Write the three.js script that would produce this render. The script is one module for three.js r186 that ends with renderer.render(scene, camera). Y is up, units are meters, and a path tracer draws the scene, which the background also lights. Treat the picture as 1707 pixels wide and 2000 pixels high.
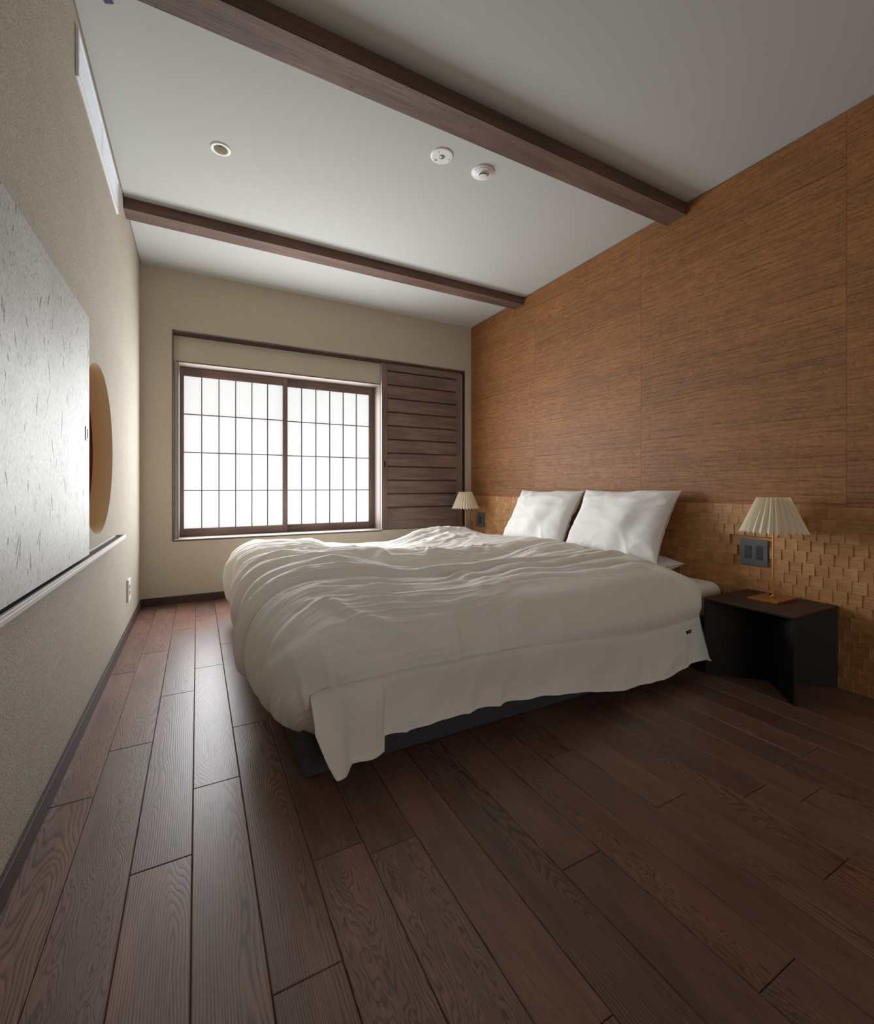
import * as THREE from 'three';
import { RoundedBoxGeometry } from 'three/addons/geometries/RoundedBoxGeometry.js';
import { RectAreaLightUniformsLib } from 'three/addons/lights/RectAreaLightUniformsLib.js';
import { mergeGeometries, mergeVertices } from 'three/addons/utils/BufferGeometryUtils.js';

// ---------------------------------------------------------------- camera, sky, light, exposure
const scene = new THREE.Scene();
const IMG_W = 1707, IMG_H = 2000, FOCAL = 877.04, HORIZON = 950.67, YAW = 0.4904;
const camera = new THREE.PerspectiveCamera(2 * Math.atan(IMG_H / 2 / FOCAL) * 180 / Math.PI, IMG_W / IMG_H, 0.05, 60);
camera.position.set(0.3669, 0.88, 3.9094);
camera.rotation.set(0, -YAW, 0);                                        // level camera, lens shifted a little
camera.setViewOffset(IMG_W, IMG_H, 0, IMG_H / 2 - HORIZON, IMG_W, IMG_H);
scene.add(camera);

scene.background = new THREE.Color(0.92, 0.97, 1.0);                     // overcast sky, enters only through the paper of the window
const renderer = new THREE.WebGLRenderer({ antialias: true });
renderer.toneMapping = THREE.LinearToneMapping;
renderer.toneMappingExposure = 1.19;
renderer.shadowMap.enabled = true;
RectAreaLightUniformsLib.init();
// daylight scattered by the shoji paper: the size of the paper, just in front of it
const windowLight = new THREE.RectAreaLight(new THREE.Color(0.92, 0.96, 1.0), 8.8, 1.54, 1.21);
windowLight.name = 'window_light';
windowLight.position.set(1.05, 1.155, -0.172);
windowLight.lookAt(1.05, 1.155, 3);
scene.add(windowLight);
// unseen window behind the camera, placed to light the camera-facing surfaces; weaker and warmer
const unseenRearLight = new THREE.RectAreaLight(new THREE.Color(1.0, 0.95, 0.87), 1.15, 2.0, 1.6);
unseenRearLight.name = 'unseen_rear_window_light';
unseenRearLight.position.set(1.45, 1.15, 7.33);
unseenRearLight.lookAt(1.45, 1.15, 0);
scene.add(unseenRearLight);

// ---------------------------------------------------------------- helpers
let seed = 20240611;
const rnd = () => { seed = (seed + 0x6D2B79F5) | 0; let t = Math.imul(seed ^ (seed >>> 15), 1 | seed); t = (t + Math.imul(t ^ (t >>> 7), 61 | t)) ^ t; return ((t ^ (t >>> 14)) >>> 0) / 4294967296; };
const rr = (a, b) => a + (b - a) * rnd();
const mix = (a, b, t) => a + (b - a) * t, clamp = (x, a = 0, b = 1) => Math.min(b, Math.max(a, x));
const smooth = (a, b, x) => { const t = clamp((x - a) / (b - a)); return t * t * (3 - 2 * t); };
const hash = (x, y) => { let h = Math.imul(x, 374761393) + Math.imul(y, 668265263) | 0; h = Math.imul(h ^ (h >>> 13), 1274126177); return ((h ^ (h >>> 16)) >>> 0) / 4294967296; };
function noise(x, y, px = 1e9, py = 1e9) {                               // value noise 0..1, periodic in px, py cells
  const i = Math.floor(x), j = Math.floor(y), fx = x - i, fy = y - j, u = fx * fx * fx * (fx * (6 * fx - 15) + 10), v = fy * fy * fy * (fy * (6 * fy - 15) + 10);
  const m = (a, p) => ((a % p) + p) % p, a = m(i, px), b = m(i + 1, px), c = m(j, py), d = m(j + 1, py);
  return mix(mix(hash(a, c), hash(b, c), u), mix(hash(a, d), hash(b, d), u), v);
}
function fbm(x, y, o = 4, px, py) { let s = 0, a = 0.5, n = 0; for (let k = 0; k < o; k++) { s += a * noise(x + 17 * k, y + 31 * k, px, py); n += a; a /= 2; x *= 2; y *= 2; if (px) { px *= 2; py *= 2; } } return s / n; }
function tex(w, h, fn, srgb = true) {                                    // fn(u, v) -> [r, g, b] 0..255
  const d = new Uint8Array(w * h * 4);
  for (let j = 0; j < h; j++) for (let i = 0; i < w; i++) { const c = fn((i + 0.5) / w, (j + 0.5) / h, i, j), k = 4 * (j * w + i); d[k] = clamp(c[0], 0, 255); d[k + 1] = clamp(c[1], 0, 255); d[k + 2] = clamp(c[2], 0, 255); d[k + 3] = 255; }
  const t = new THREE.DataTexture(d, w, h, THREE.RGBAFormat);
  t.wrapS = t.wrapT = THREE.RepeatWrapping; t.magFilter = THREE.LinearFilter; t.minFilter = THREE.LinearMipmapLinearFilter; t.generateMipmaps = true;
  if (srgb) t.colorSpace = THREE.SRGBColorSpace;
  t.needsUpdate = true; return t;
}
const scaled = (t, sx, sy) => { const c = t.clone(); c.repeat.set(1 / sx, 1 / sy); c.needsUpdate = true; return c; };   // uv are metres
const taken = new Map();
const numbered = (name, scope = 'scene') => { const k = scope + '/' + name, n = taken.get(k) ?? 0; taken.set(k, n + 1); return n ? `${name}_${String(n).padStart(3, '0')}` : name; };
function put(name, geo, material, parent = scene) {
  const m = new THREE.Mesh(geo, material); m.name = parent === scene ? numbered(name) : numbered(name, parent.uuid);
  m.castShadow = m.receiveShadow = true; parent.add(m); return m;
}
function thing(name, label, category, [x, y, z] = [0, 0, 0], turn = 0, group) {
  const o = new THREE.Group(); o.name = numbered(name); o.position.set(x, y, z); o.rotation.y = turn; o.userData = { label, category };
  if (group) o.userData.group = group;
  scene.add(o); return o;
}
function structure(name) { const o = new THREE.Group(); o.name = name; o.userData = { kind: 'structure' }; scene.add(o); return o; }
// box projection of uv in metres; grain (texture v) runs along the given axis
function metric(g, grain = 'y', ou = 0, ov = 0) {
  const p = g.attributes.position, n = g.attributes.normal, uv = new Float32Array(p.count * 2), ax = { x: 0, y: 1, z: 2 }[grain];
  for (let i = 0; i < p.count; i++) {
    const P = [p.getX(i), p.getY(i), p.getZ(i)], N = [Math.abs(n.getX(i)), Math.abs(n.getY(i)), Math.abs(n.getZ(i))];
    const k = N[0] >= N[1] && N[0] >= N[2] ? 0 : N[1] >= N[2] ? 1 : 2; let o = [0, 1, 2].filter(q => q !== k);
    let v = o.includes(ax) ? ax : o[1], u = o.find(q => q !== v);
    uv[2 * i] = P[u] + ou + 0.37 * k; uv[2 * i + 1] = P[v] + ov;
  }
  g.setAttribute('uv', new THREE.BufferAttribute(uv, 2)); return g;
}
// box given by its limits, edges rounded by r
function box(x0, x1, y0, y1, z0, z1, r = 0.0015, grain = 'y', ou = 0, ov = 0) {
  const w = x1 - x0, h = y1 - y0, d = z1 - z0, rad = Math.min(r, 0.45 * Math.min(w, h, d));
  const g = r > 0 ? new RoundedBoxGeometry(w, h, d, r > 0.006 ? 3 : 1, rad) : new THREE.BoxGeometry(w, h, d);
  g.translate((x0 + x1) / 2, (y0 + y1) / 2, (z0 + z1) / 2); return metric(g, grain, ou, ov);
}
const merge = gs => mergeGeometries(gs.map(g => { const q = g.index ? g.toNonIndexed() : g; for (const k of Object.keys(q.attributes)) if (!['position', 'normal', 'uv'].includes(k)) q.deleteAttribute(k); return q; }));
function grid(nu, nv, fn, uvf) {                                         // smooth sheet of (nu+1) x (nv+1) points
  const P = new Float32Array((nu + 1) * (nv + 1) * 3), U = new Float32Array((nu + 1) * (nv + 1) * 2), I = [];
  for (let j = 0; j <= nv; j++) for (let i = 0; i <= nu; i++) { const k = j * (nu + 1) + i, q = fn(i / nu, j / nv, i, j); P.set(q, 3 * k); const w = uvf ? uvf(i / nu, j / nv, q) : [i / nu, j / nv]; U.set(w, 2 * k); if (i < nu && j < nv) I.push(k, k + 1, k + nu + 2, k, k + nu + 2, k + nu + 1); }
  const g = new THREE.BufferGeometry(); g.setAttribute('position', new THREE.BufferAttribute(P, 3)); g.setAttribute('uv', new THREE.BufferAttribute(U, 2)); g.setIndex(I); g.computeVertexNormals(); return g;
}
const lathe = (pts, n = 48) => new THREE.LatheGeometry(pts.map(p => new THREE.Vector2(p[0], p[1])), n);
function curve1(pts) {                                                   // smooth interpolation of a table of numbers (monotone cubic)
  const n = pts.length, m = [], d = [];
  for (let i = 0; i < n - 1; i++) d.push((pts[i + 1][1] - pts[i][1]) / (pts[i + 1][0] - pts[i][0]));
  for (let i = 0; i < n; i++) m.push(i === 0 ? d[0] : i === n - 1 ? d[n - 2] : d[i - 1] * d[i] <= 0 ? 0 : 2 * d[i - 1] * d[i] / (d[i - 1] + d[i]));
  return x => { if (x <= pts[0][0]) return pts[0][1]; if (x >= pts[n - 1][0]) return pts[n - 1][1]; let i = 0; while (x > pts[i + 1][0]) i++; const h = pts[i + 1][0] - pts[i][0], t = (x - pts[i][0]) / h, t2 = t * t, t3 = t2 * t; return (2 * t3 - 3 * t2 + 1) * pts[i][1] + (t3 - 2 * t2 + t) * h * m[i] + (-2 * t3 + 3 * t2) * pts[i + 1][1] + (t3 - t2) * h * m[i + 1]; };
}
const std = o => new THREE.MeshStandardMaterial(o), phys = o => new THREE.MeshPhysicalMaterial(o);

// ---------------------------------------------------------------- textures
// oak: four strips side by side, 0.5 m x 1 m in all
function oak(k) {
  const S = []; for (let q = 0; q < 4; q++) S.push({ cx: rr(-0.045, 0.045), d: rr(0.012, 0.05), k: rr(0.03, 0.075) * (rnd() < 0.5 ? -1 : 1), ph: rr(0, 90), fq: rr(230, 330), straight: q === 3 ? 1 : 0, curl: q === 2 ? 1 : 0.35 });
  const G = (u, v) => {
    const q = Math.min(3, Math.floor(u * 4)), s = S[q], x = (u * 4 - q - 0.5) * 0.125, z = v;
    const w = (fbm(x * 18 + s.ph, z * 3.0, 2) - 0.5) * 0.045 + (fbm(x * 60 + s.ph, z * 16, 2) - 0.5) * (s.curl === 1 ? 0.016 : 0.0035);
    const dep = s.d + s.k * (z - 0.5) + w;
    const R = s.straight ? Math.abs(x + 0.3 + w * 0.35) : Math.hypot((x - s.cx) * 0.8, dep);
    const c = R * s.fq, f = c - Math.floor(c), ring = Math.pow(clamp(1 - Math.abs(f - 0.28) / (f < 0.28 ? 0.28 : 0.72)), 2.2);
    const pores = Math.pow(noise(u * 900 + k * 50, v * 46), 3) * (0.35 + 0.65 * ring);
    const fibre = noise(u * 480, v * 22 + 9) - 0.5, broad = fbm(u * 14 + 3, v * 5 + k * 7, 3) - 0.5;
    return [ring, pores, fibre, broad];
  };
  return [tex(1024, 1024, (u, v) => { const [r, p, f, b] = G(u, v), t = 1.06 - 0.30 * r - 0.36 * p + 0.16 * f + 0.26 * b; return [222 * t, 213 * t - 3 * r, 207 * t - 4 * r]; }),
    tex(1024, 1024, (u, v) => { const [r, p] = G(u, v), h = 255 * clamp(1 - 0.5 * r - 0.75 * p); return [h, h, h]; }, false)];
}
const OAK = [oak(1), oak(2)];
// softwood (beams, shutter): even growth lines along v
const softwood = tex(512, 1024, (u, v) => {
  const w = (fbm(u * 5, v * 2, 4, 5, 2) - 0.5) * 0.12, c = (u + w) * 34, f = c - Math.floor(c), late = Math.pow(f, 2.2);
  const fib = noise(u * 200, v * 14, 200, 14) - 0.5, br = fbm(u * 6, v * 4, 3, 6, 4) - 0.5, t = 1.06 - 0.46 * late + 0.14 * fib + 0.34 * br;
  return [214 * t, 200 * t, 192 * t];
});
const softwoodBump = tex(512, 1024, (u, v) => { const w = (fbm(u * 5, v * 2, 4, 5, 2) - 0.5) * 0.12, c = (u + w) * 34, f = c - Math.floor(c), h = 255 * clamp(0.35 + 0.5 * Math.pow(f, 3) + 0.3 * (noise(u * 200, v * 14, 200, 14) - 0.5)); return [h, h, h]; }, false);
// rough plaster of the walls: fine sand grains
const sandN = (u, v) => 0.6 * noise(u * 190, v * 190, 190, 190) + 0.4 * noise(u * 95 + 5, v * 95, 95, 95);
const plaster = tex(512, 512, (u, v) => { const t = 1 + 0.20 * (sandN(u, v) - 0.5) + 0.05 * (fbm(u * 4, v * 4, 4, 4, 4) - 0.5); return [226 * t, 224 * t, 220 * t]; });
const plasterFine = tex(256, 256, (u, v) => { const t = 1 + 0.05 * (noise(u * 120, v * 120, 120, 120) - 0.5) + 0.03 * (fbm(u * 4, v * 4, 4, 4, 4) - 0.5); return [236 * t, 235 * t, 232 * t]; });
const plasterBump = tex(512, 512, (u, v) => { const h = 255 * sandN(u, v); return [h, h, h]; }, false);
// rough-sawn veneer of the right wall: long dark saw lines, small cracks
const veneer = (() => {
  const W = 1024, H = 1024, dark = new Float32Array(W * H), tone = new Float32Array(H).fill(0), mm = (a, n) => ((a % n) + n) % n;
  const line = (y, x0, len, str, th, tilt) => {                              // 1.1 m in width, 1.75 m in height
    const ph = rr(0, 50);
    for (let i = 0; i < len; i++) {
      const yy = y + tilt * i + 4.5 * (noise(i / 110 + ph, y) - 0.5), a = str * Math.pow(Math.sin(Math.PI * i / len), 0.35) * (0.35 + 0.85 * noise(i / 22 + ph, 7)), xx = mm(Math.floor(x0 + i), W);
      for (let d = -5; d <= 5; d++) { const r = mm(Math.floor(yy) + d, H), q = a * Math.exp(-Math.pow((d - (yy - Math.floor(yy))) / th, 2)); dark[r * W + xx] = Math.max(dark[r * W + xx], q); }
    }
  };
  for (let y = 0; y < H; y += rr(12, 20)) { const x = rr(0, W), cut = rr(400, 1024); line(y, x, cut, rr(0.4, 0.95), rr(0.9, 1.5), rr(-0.007, 0.007)); line(y + rr(-5, 5), x + cut, W - cut, rr(0.3, 0.8), rr(0.8, 1.4), rr(-0.007, 0.008)); }
  for (let y = 0; y < H; y += rr(4, 10)) line(y, rr(0, W), rr(120, 500), rr(0.15, 0.45), rr(0.6, 1.0), rr(-0.015, 0.015));
  for (let k = 0; k < 480; k++) {                                          // short cracks across the grain
    let x = rr(0, W), q = rr(0, H), a = rnd() < 0.5 ? rr(-0.5, 0.5) : rr(1.0, 2.2); const n = rr(12, 60), s = rr(0.2, 0.75);
    for (let i = 0; i < n; i++) { a += rr(-0.35, 0.35); x += Math.cos(a) * 1.0; q += Math.sin(a) * 0.8; const at = mm(Math.floor(q), H) * W + mm(Math.floor(x), W); dark[at] = Math.max(dark[at], s); }
  }
  for (let j = 0; j < H; j++) tone[j] = fbm(j / 30, 3, 3, Math.floor(H / 30), 9) - 0.5;
  const T = (u, v, i, j) => { const d = dark[j * W + i], g = noise(u * 20, v * 300, 20, 300) - 0.5, g2 = noise(u * 160, v * 420, 160, 420) - 0.5, b = fbm(u * 4, v * 9, 3, 4, 9) - 0.5, bump = noise(u * 60, v * 70, 60, 70) - 0.5; return [d, 0.16 * g + 0.14 * g2 + 0.12 * b + 0.10 * tone[j] + 0.06 * bump]; };
  return [tex(W, H, (u, v, i, j) => { const [d, t] = T(u, v, i, j), s = (1 + t) * (1 - 0.40 * d); return [216 * s, 210 * s * (1 - 0.06 * d), 200 * s * (1 - 0.12 * d)]; }), tex(W, H, (u, v, i, j) => { const [d, t] = T(u, v, i, j), h = 255 * clamp(0.75 - 0.65 * d + 0.6 * t); return [h, h, h]; }, false)];
})();
const tileWood = tex(512, 512, (u, v) => { const w = fbm(u * 6, v * 3, 3, 6, 3) * 1.4, c = (u * 14 + w), f = c - Math.floor(c), fib = noise(u * 220, v * 12, 220, 12) - 0.5, t = 1 - 0.15 * Math.pow(f, 2.5) + 0.2 * fib + 0.18 * (fbm(u * 8, v * 8, 2, 8, 8) - 0.5); return [214 * t, 206 * t, 196 * t]; });
// handmade foil paper of the sliding panel: silver grey with strips of bark
const washi = (() => {
  const W = 1024, H = 1024, d = new Float32Array(W * H), c = new Float32Array(W * H);
  const strip = (x, y, len, a, wid, s) => { const bend = rr(-0.5, 0.5); for (let i = 0; i < len; i++) { const f = i / len, aa = a + bend * (f - 0.5), w = wid * Math.sin(Math.PI * clamp(f * 0.94 + 0.04)) * (0.6 + 0.8 * hash(i >> 2, Math.floor(x))); x += Math.cos(aa); y += Math.sin(aa); for (let q = -Math.ceil(w); q <= w; q++) for (let e = 0; e < 1; e++) { const X = ((Math.floor(x + q) % W) + W) % W, Y = ((Math.floor(y) % H) + H) % H; d[Y * W + X] = Math.max(d[Y * W + X], s * rr(0.75, 1)); } } };
  for (let k = 0; k < 85; k++) strip(rr(0, W), rr(0, H), rr(14, 72), Math.PI / 2 + rr(-0.55, 0.55), rr(1.0, 4.0), rr(0.8, 1.0));
  for (let k = 0; k < 560; k++) strip(rr(0, W), rr(0, H), rr(4, 22), Math.PI / 2 + rr(-0.9, 0.9), rr(0.4, 1.5), rr(0.35, 0.9));
  for (let k = 0; k < 260; k++) { let x = rr(0, W), y = rr(0, H), a = rr(0, 6.3); for (let i = 0; i < 26; i++) { a += rr(-0.3, 0.3); x += Math.cos(a); y += Math.sin(a); const at = (((Math.floor(y) % H) + H) % H) * W + ((Math.floor(x) % W) + W) % W; c[at] = 0.10; } }
  return tex(W, H, (u, v, i, j) => { const k = j * W + i, t = (1 + 0.16 * (noise(u * 220, v * 160, 220, 160) - 0.5) + 0.10 * (fbm(u * 8, v * 8, 4, 8, 8) - 0.5) + c[k]), q = d[k]; return [mix(212 * t, 40, q), mix(212 * t, 31, q), mix(207 * t, 25, q)]; });
})();
const weave = tex(256, 256, (u, v) => { const t = 1 + 0.35 * (noise(u * 128, v * 64, 128, 64) - 0.5) + 0.35 * (noise(u * 64, v * 128, 64, 128) - 0.5); return [200 * t, 200 * t, 200 * t]; });
const linen = tex(512, 512, (u, v) => { const t = 1 + 0.022 * (noise(u * 256, v * 90, 256, 90) - 0.5) + 0.022 * (noise(u * 90, v * 256, 90, 256) - 0.5); return [244 * t, 243 * t, 240 * t]; });

// ---------------------------------------------------------------- materials
const tint = (r, g, b) => new THREE.Color(`rgb(${r},${g},${b})`);
const M = {
  wall: std({ color: tint(197, 187, 172), map: scaled(plaster, 0.5, 0.5), bumpMap: scaled(plasterBump, 0.5, 0.5), bumpScale: 0.0009, roughness: 0.95 }),
  wallSmooth: std({ color: tint(206, 194, 176), map: scaled(plasterFine, 0.7, 0.7), roughness: 0.95 }),
  ceiling: std({ color: tint(191, 191, 186), roughness: 0.95 }),
  wood: std({ color: tint(156, 137, 131), map: scaled(softwood, 0.16, 1.1), bumpMap: scaled(softwoodBump, 0.16, 1.1), bumpScale: 0.0008, roughness: 0.62 }),
  beam: std({ color: tint(138, 112, 99), map: scaled(softwood, 0.16, 1.3), bumpMap: scaled(softwoodBump, 0.16, 1.3), bumpScale: 0.0022, roughness: 0.72 }),
  trim: std({ color: tint(84, 66, 58), map: scaled(softwood, 0.16, 1.1), roughness: 0.6 }),
  jamb: std({ color: tint(116, 102, 95), roughness: 0.6 }),
  sill: std({ color: tint(146, 137, 128), roughness: 0.45 }),
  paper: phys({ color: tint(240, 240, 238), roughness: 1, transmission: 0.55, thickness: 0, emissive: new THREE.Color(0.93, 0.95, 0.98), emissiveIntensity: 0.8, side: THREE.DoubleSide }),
  veneer: std({ color: tint(174, 119, 70), map: scaled(veneer[0], 1.1, 1.75), bumpMap: scaled(veneer[1], 1.1, 1.75), bumpScale: 0.0022, roughness: 0.6 }),
  foil: phys({ color: tint(224, 222, 219), map: scaled(washi, 0.85, 0.85), roughness: 0.6, metalness: 0.3 }),
  ledge: std({ color: tint(206, 201, 193), roughness: 0.5 }),
  metalWhite: std({ color: tint(226, 226, 224), roughness: 0.35, metalness: 0.25 }),
  alu: std({ color: tint(241, 244, 247), roughness: 0.3, metalness: 0.08 }),
  plastic: std({ color: tint(232, 231, 228), roughness: 0.4 }),
  plasticDark: std({ color: tint(22, 22, 24), roughness: 0.5 }),
  grey: std({ color: tint(98, 102, 108), roughness: 0.42 }),
  greyDark: std({ color: tint(62, 64, 70), roughness: 0.45 }),
  gold: std({ color: tint(242, 214, 168), roughness: 0.5 }),
  niche: std({ color: tint(188, 120, 66), roughness: 0.7 }),
  brass: std({ color: tint(196, 140, 72), roughness: 0.36, metalness: 0.85 }),
  black: std({ color: tint(13, 13, 14), roughness: 0.6 }),
  tableTop: std({ color: tint(70, 54, 48), map: scaled(softwood, 0.16, 1.1), roughness: 0.5 }),
  shade: phys({ color: tint(253, 244, 220), roughness: 0.95, transmission: 0.42, thickness: 0, side: THREE.DoubleSide }),
  bulb: std({ color: tint(240, 238, 230), roughness: 0.3 }),
  duvet: phys({ color: tint(253, 250, 245), map: scaled(linen, 0.3, 0.3), roughness: 0.85, sheen: 0.15, sheenRoughness: 0.6, side: THREE.DoubleSide }),
  pillow: std({ color: tint(251, 250, 249), map: scaled(linen, 0.3, 0.3), roughness: 0.88 }),
  sheet: std({ color: tint(246, 242, 236), map: scaled(linen, 0.3, 0.3), roughness: 0.9 }),
  base: std({ color: tint(92, 92, 100), map: scaled(weave, 0.09, 0.09), roughness: 0.95 }),
  blue: std({ color: tint(14, 46, 92), roughness: 0.4 }),
  unseenEave: std({ color: tint(110, 92, 80), roughness: 0.8 }),
  backing: std({ color: tint(96, 66, 44), roughness: 0.9 }),
  gap: std({ color: tint(30, 24, 22), roughness: 0.9 }),
};

// ---------------------------------------------------------------- room shell (x: left wall 0, right wall W; z: window wall 0, towards the camera +; y up)
const W = 2.85, H = 2.514, ZF = 7.4, ZP = 4.6;
const OX0 = 0.207, OX1 = 2.771, OY0 = 0.478, OY1 = 2.058;                 // shallow opening with the track
const SX0 = 0.242, SX1 = 1.872, SY1 = 1.834;                             // window opening behind it
// floor of oak boards
const floor = structure('floor');
put('floor_slab', box(-0.3, W + 0.3, -0.2, -0.014, -0.3, ZF + 0.15, 0), M.gap, floor);
put('rear_floor', box(0, W, -0.014, 0, ZP, ZF, 0, 'z'), M.tableTop, floor);
const TONES = [[154, 121, 109], [144, 115, 106], [160, 126, 113], [138, 110, 102], [158, 117, 101], [148, 114, 101]];
const plankMat = []; for (let o = 0; o < 2; o++) for (const t of TONES) plankMat.push(phys({ ior: 1.62, color: tint(...t), map: scaled(OAK[o][0], 0.5, 1), bumpMap: scaled(OAK[o][1], 0.5, 1), bumpScale: 0.00016, roughness: 0.38 }));
function plank(x0, x1, z0, z1) {
  const c = 0.0018, h = 0.014, g = 0.0006; x0 += g; x1 -= g; z0 += g; z1 -= g;
  const q = [[x0, -h, z0], [x1, -h, z0], [x1, -h, z1], [x0, -h, z1], [x0, -c, z0], [x1, -c, z0], [x1, -c, z1], [x0, -c, z1], [x0 + c, 0, z0 + c], [x1 - c, 0, z0 + c], [x1 - c, 0, z1 - c], [x0 + c, 0, z1 - c]];
  const F = [[8, 11, 10, 9]]; for (let k = 0; k < 4; k++) { const n = (k + 1) % 4; F.push([k + 4, k + 8, n + 8, n + 4], [k, k + 4, n + 4, n]); }
  const P = [], U = [], strip = Math.floor(rnd() * 4), fu = rnd() < 0.5, fv = rnd() < 0.5, ov = rr(0, 0.02), wd = x1 - x0;
  for (const f of F) for (const k of [0, 1, 2, 0, 2, 3]) { const p = q[f[k]]; P.push(...p); let a = (p[0] - x0) / 0.125, b = (p[2] - z0); a = clamp(a, 0.01, 0.99); if (fu) a = 1 - a; if (fv) b = 0.985 - b; U.push((strip + a) * 0.125, b + ov); }
  const geo = new THREE.BufferGeometry(); geo.setAttribute('position', new THREE.Float32BufferAttribute(P, 3)); geo.setAttribute('uv', new THREE.Float32BufferAttribute(U, 2)); geo.computeVertexNormals(); return geo;
}
const JOINT = [1.345, 1.10, 1.705, 1.442, 2.11, 1.86, 2.884, 3.386, 2.71, 3.136, 3.484, 2.795, 3.107, 2.45, 3.196, 2.30, 2.62, 3.177, 2.05, 2.85, 2.40, 1.9, 2.6];
for (let c = 0; c < 23; c++) {
  const x0 = c ? 0.107 + 0.1247 * (c - 1) : 0.0, x1 = Math.min(0.107 + 0.1247 * c, W); if (x0 >= W - 0.002) break;
  let z = (JOINT[c] % 0.98) - 0.98;
  for (; z < ZP; z += 0.98) { const a = Math.max(0, z), b = Math.min(ZP, z + 0.98); if (b - a > 0.01) put('floor_board', plank(x0, x1, a, b), plankMat[Math.floor(rnd() * plankMat.length)], floor); }
}
const ceiling = structure('ceiling');
{
  const s = new THREE.Shape(); s.moveTo(-0.3, -0.3); s.lineTo(W + 0.3, -0.3); s.lineTo(W + 0.3, ZF + 0.15); s.lineTo(-0.3, ZF + 0.15); s.closePath();
  const hole = new THREE.Path(); hole.absarc(0.467, 1.5015, 0.0308, 0, Math.PI * 2, true); s.holes.push(hole);
  const g = new THREE.ExtrudeGeometry(s, { depth: 0.15, bevelEnabled: false, curveSegments: 40 }); g.rotateX(Math.PI / 2); g.translate(0, H + 0.15, 0);
  put('ceiling_board', g, M.ceiling, ceiling);
}

// left wall with its round opening
const CZ = 1.57, CY = 1.037, CR = 0.355, RD = 0.078;
const wallLeft = structure('wall_left');
{
  const s = new THREE.Shape(); s.moveTo(-0.3, -0.2); s.lineTo(ZF + 0.15, -0.2); s.lineTo(ZF + 0.15, H + 0.15); s.lineTo(-0.3, H + 0.15); s.closePath();
  const hole = new THREE.Path(); hole.absarc(CZ, CY, CR, 0, Math.PI * 2, true); s.holes.push(hole);
  const g = new THREE.ExtrudeGeometry(s, { depth: RD, bevelEnabled: false, curveSegments: 96 });
  g.rotateY(-Math.PI / 2); put('plaster', metric(g), M.wall, wallLeft);               // shape x -> z, depth -> -x
  const prof = [[CR - 0.0004, -0.0004], [CR - 0.0004, -RD], [CR + 0.02, -RD - 0.0004]];
  const lg = lathe(prof, 128); lg.rotateZ(-Math.PI / 2); lg.translate(0, CY, CZ);        // lathe axis y -> x
  M.gold.side = THREE.DoubleSide; put('round_reveal', lg, M.gold, wallLeft);
  put('niche_lining', merge([box(-0.36, -0.34, 0.5, 1.6, 1.0, 2.2, 0), box(-0.34, -RD, 0.5, 0.52, 1.0, 2.2, 0), box(-0.34, -RD, 1.58, 1.6, 1.0, 2.2, 0), box(-0.34, -RD, 0.52, 1.58, 1.0, 1.02, 0), box(-0.34, -RD, 0.52, 1.58, 2.18, 2.2, 0)]), M.niche, wallLeft);
}
// window wall: front layer with the wide shallow opening, back layer with the window
const wallBack = structure('wall_back');
put('plaster', merge([
  box(-0.1, OX0, -0.2, H + 0.15, -0.045, 0, 0), box(OX1, W + 0.2, -0.2, H + 0.15, -0.045, 0, 0), box(OX0, OX1, OY1, H + 0.15, -0.045, 0, 0), box(OX0, OX1, -0.2, OY0, -0.045, 0, 0),
  box(-0.1, SX0, -0.2, H + 0.15, -0.28, -0.045, 0), box(SX1, W + 0.2, -0.2, H + 0.15, -0.28, -0.045, 0), box(SX0, SX1, SY1, H + 0.15, -0.28, -0.045, 0), box(SX0, SX1, -0.2, OY0, -0.28, -0.045, 0)]), M.wallSmooth, wallBack);
// wall behind the camera, out of view, set far back to even the rear light
const wallFront = structure('wall_front');
put('plaster', merge([box(-0.1, 0.45, -0.2, H + 0.15, ZF, ZF + 0.15, 0), box(2.45, W + 0.2, -0.2, H + 0.15, ZF, ZF + 0.15, 0), box(0.45, 2.45, 1.95, H + 0.15, ZF, ZF + 0.15, 0), box(0.45, 2.45, -0.2, 0.35, ZF, ZF + 0.15, 0)]), M.wall, wallFront);
const unseenWin2 = structure('unseen_window_2');  // paper window out of view, placed to light the near side of the bed
for (const x of [0.47, 1.45, 2.43]) put('stile', box(x - 0.02, x + 0.02, 0.35, 1.95, ZF, ZF + 0.03), M.wood, unseenWin2);
for (const y of [0.38, 1.92]) put('rail', box(0.49, 2.41, y - 0.03, y + 0.03, ZF + 0.002, ZF + 0.03, 0.0015, 'x'), M.wood, unseenWin2);
for (const x of [0.96, 1.94]) for (let j = 0; j < 2; j++) put('paper_pane', new THREE.PlaneGeometry(0.94, 0.74), M.paper, unseenWin2).position.set(x, 0.78 + 0.74 * j, ZF + 0.02);
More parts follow.
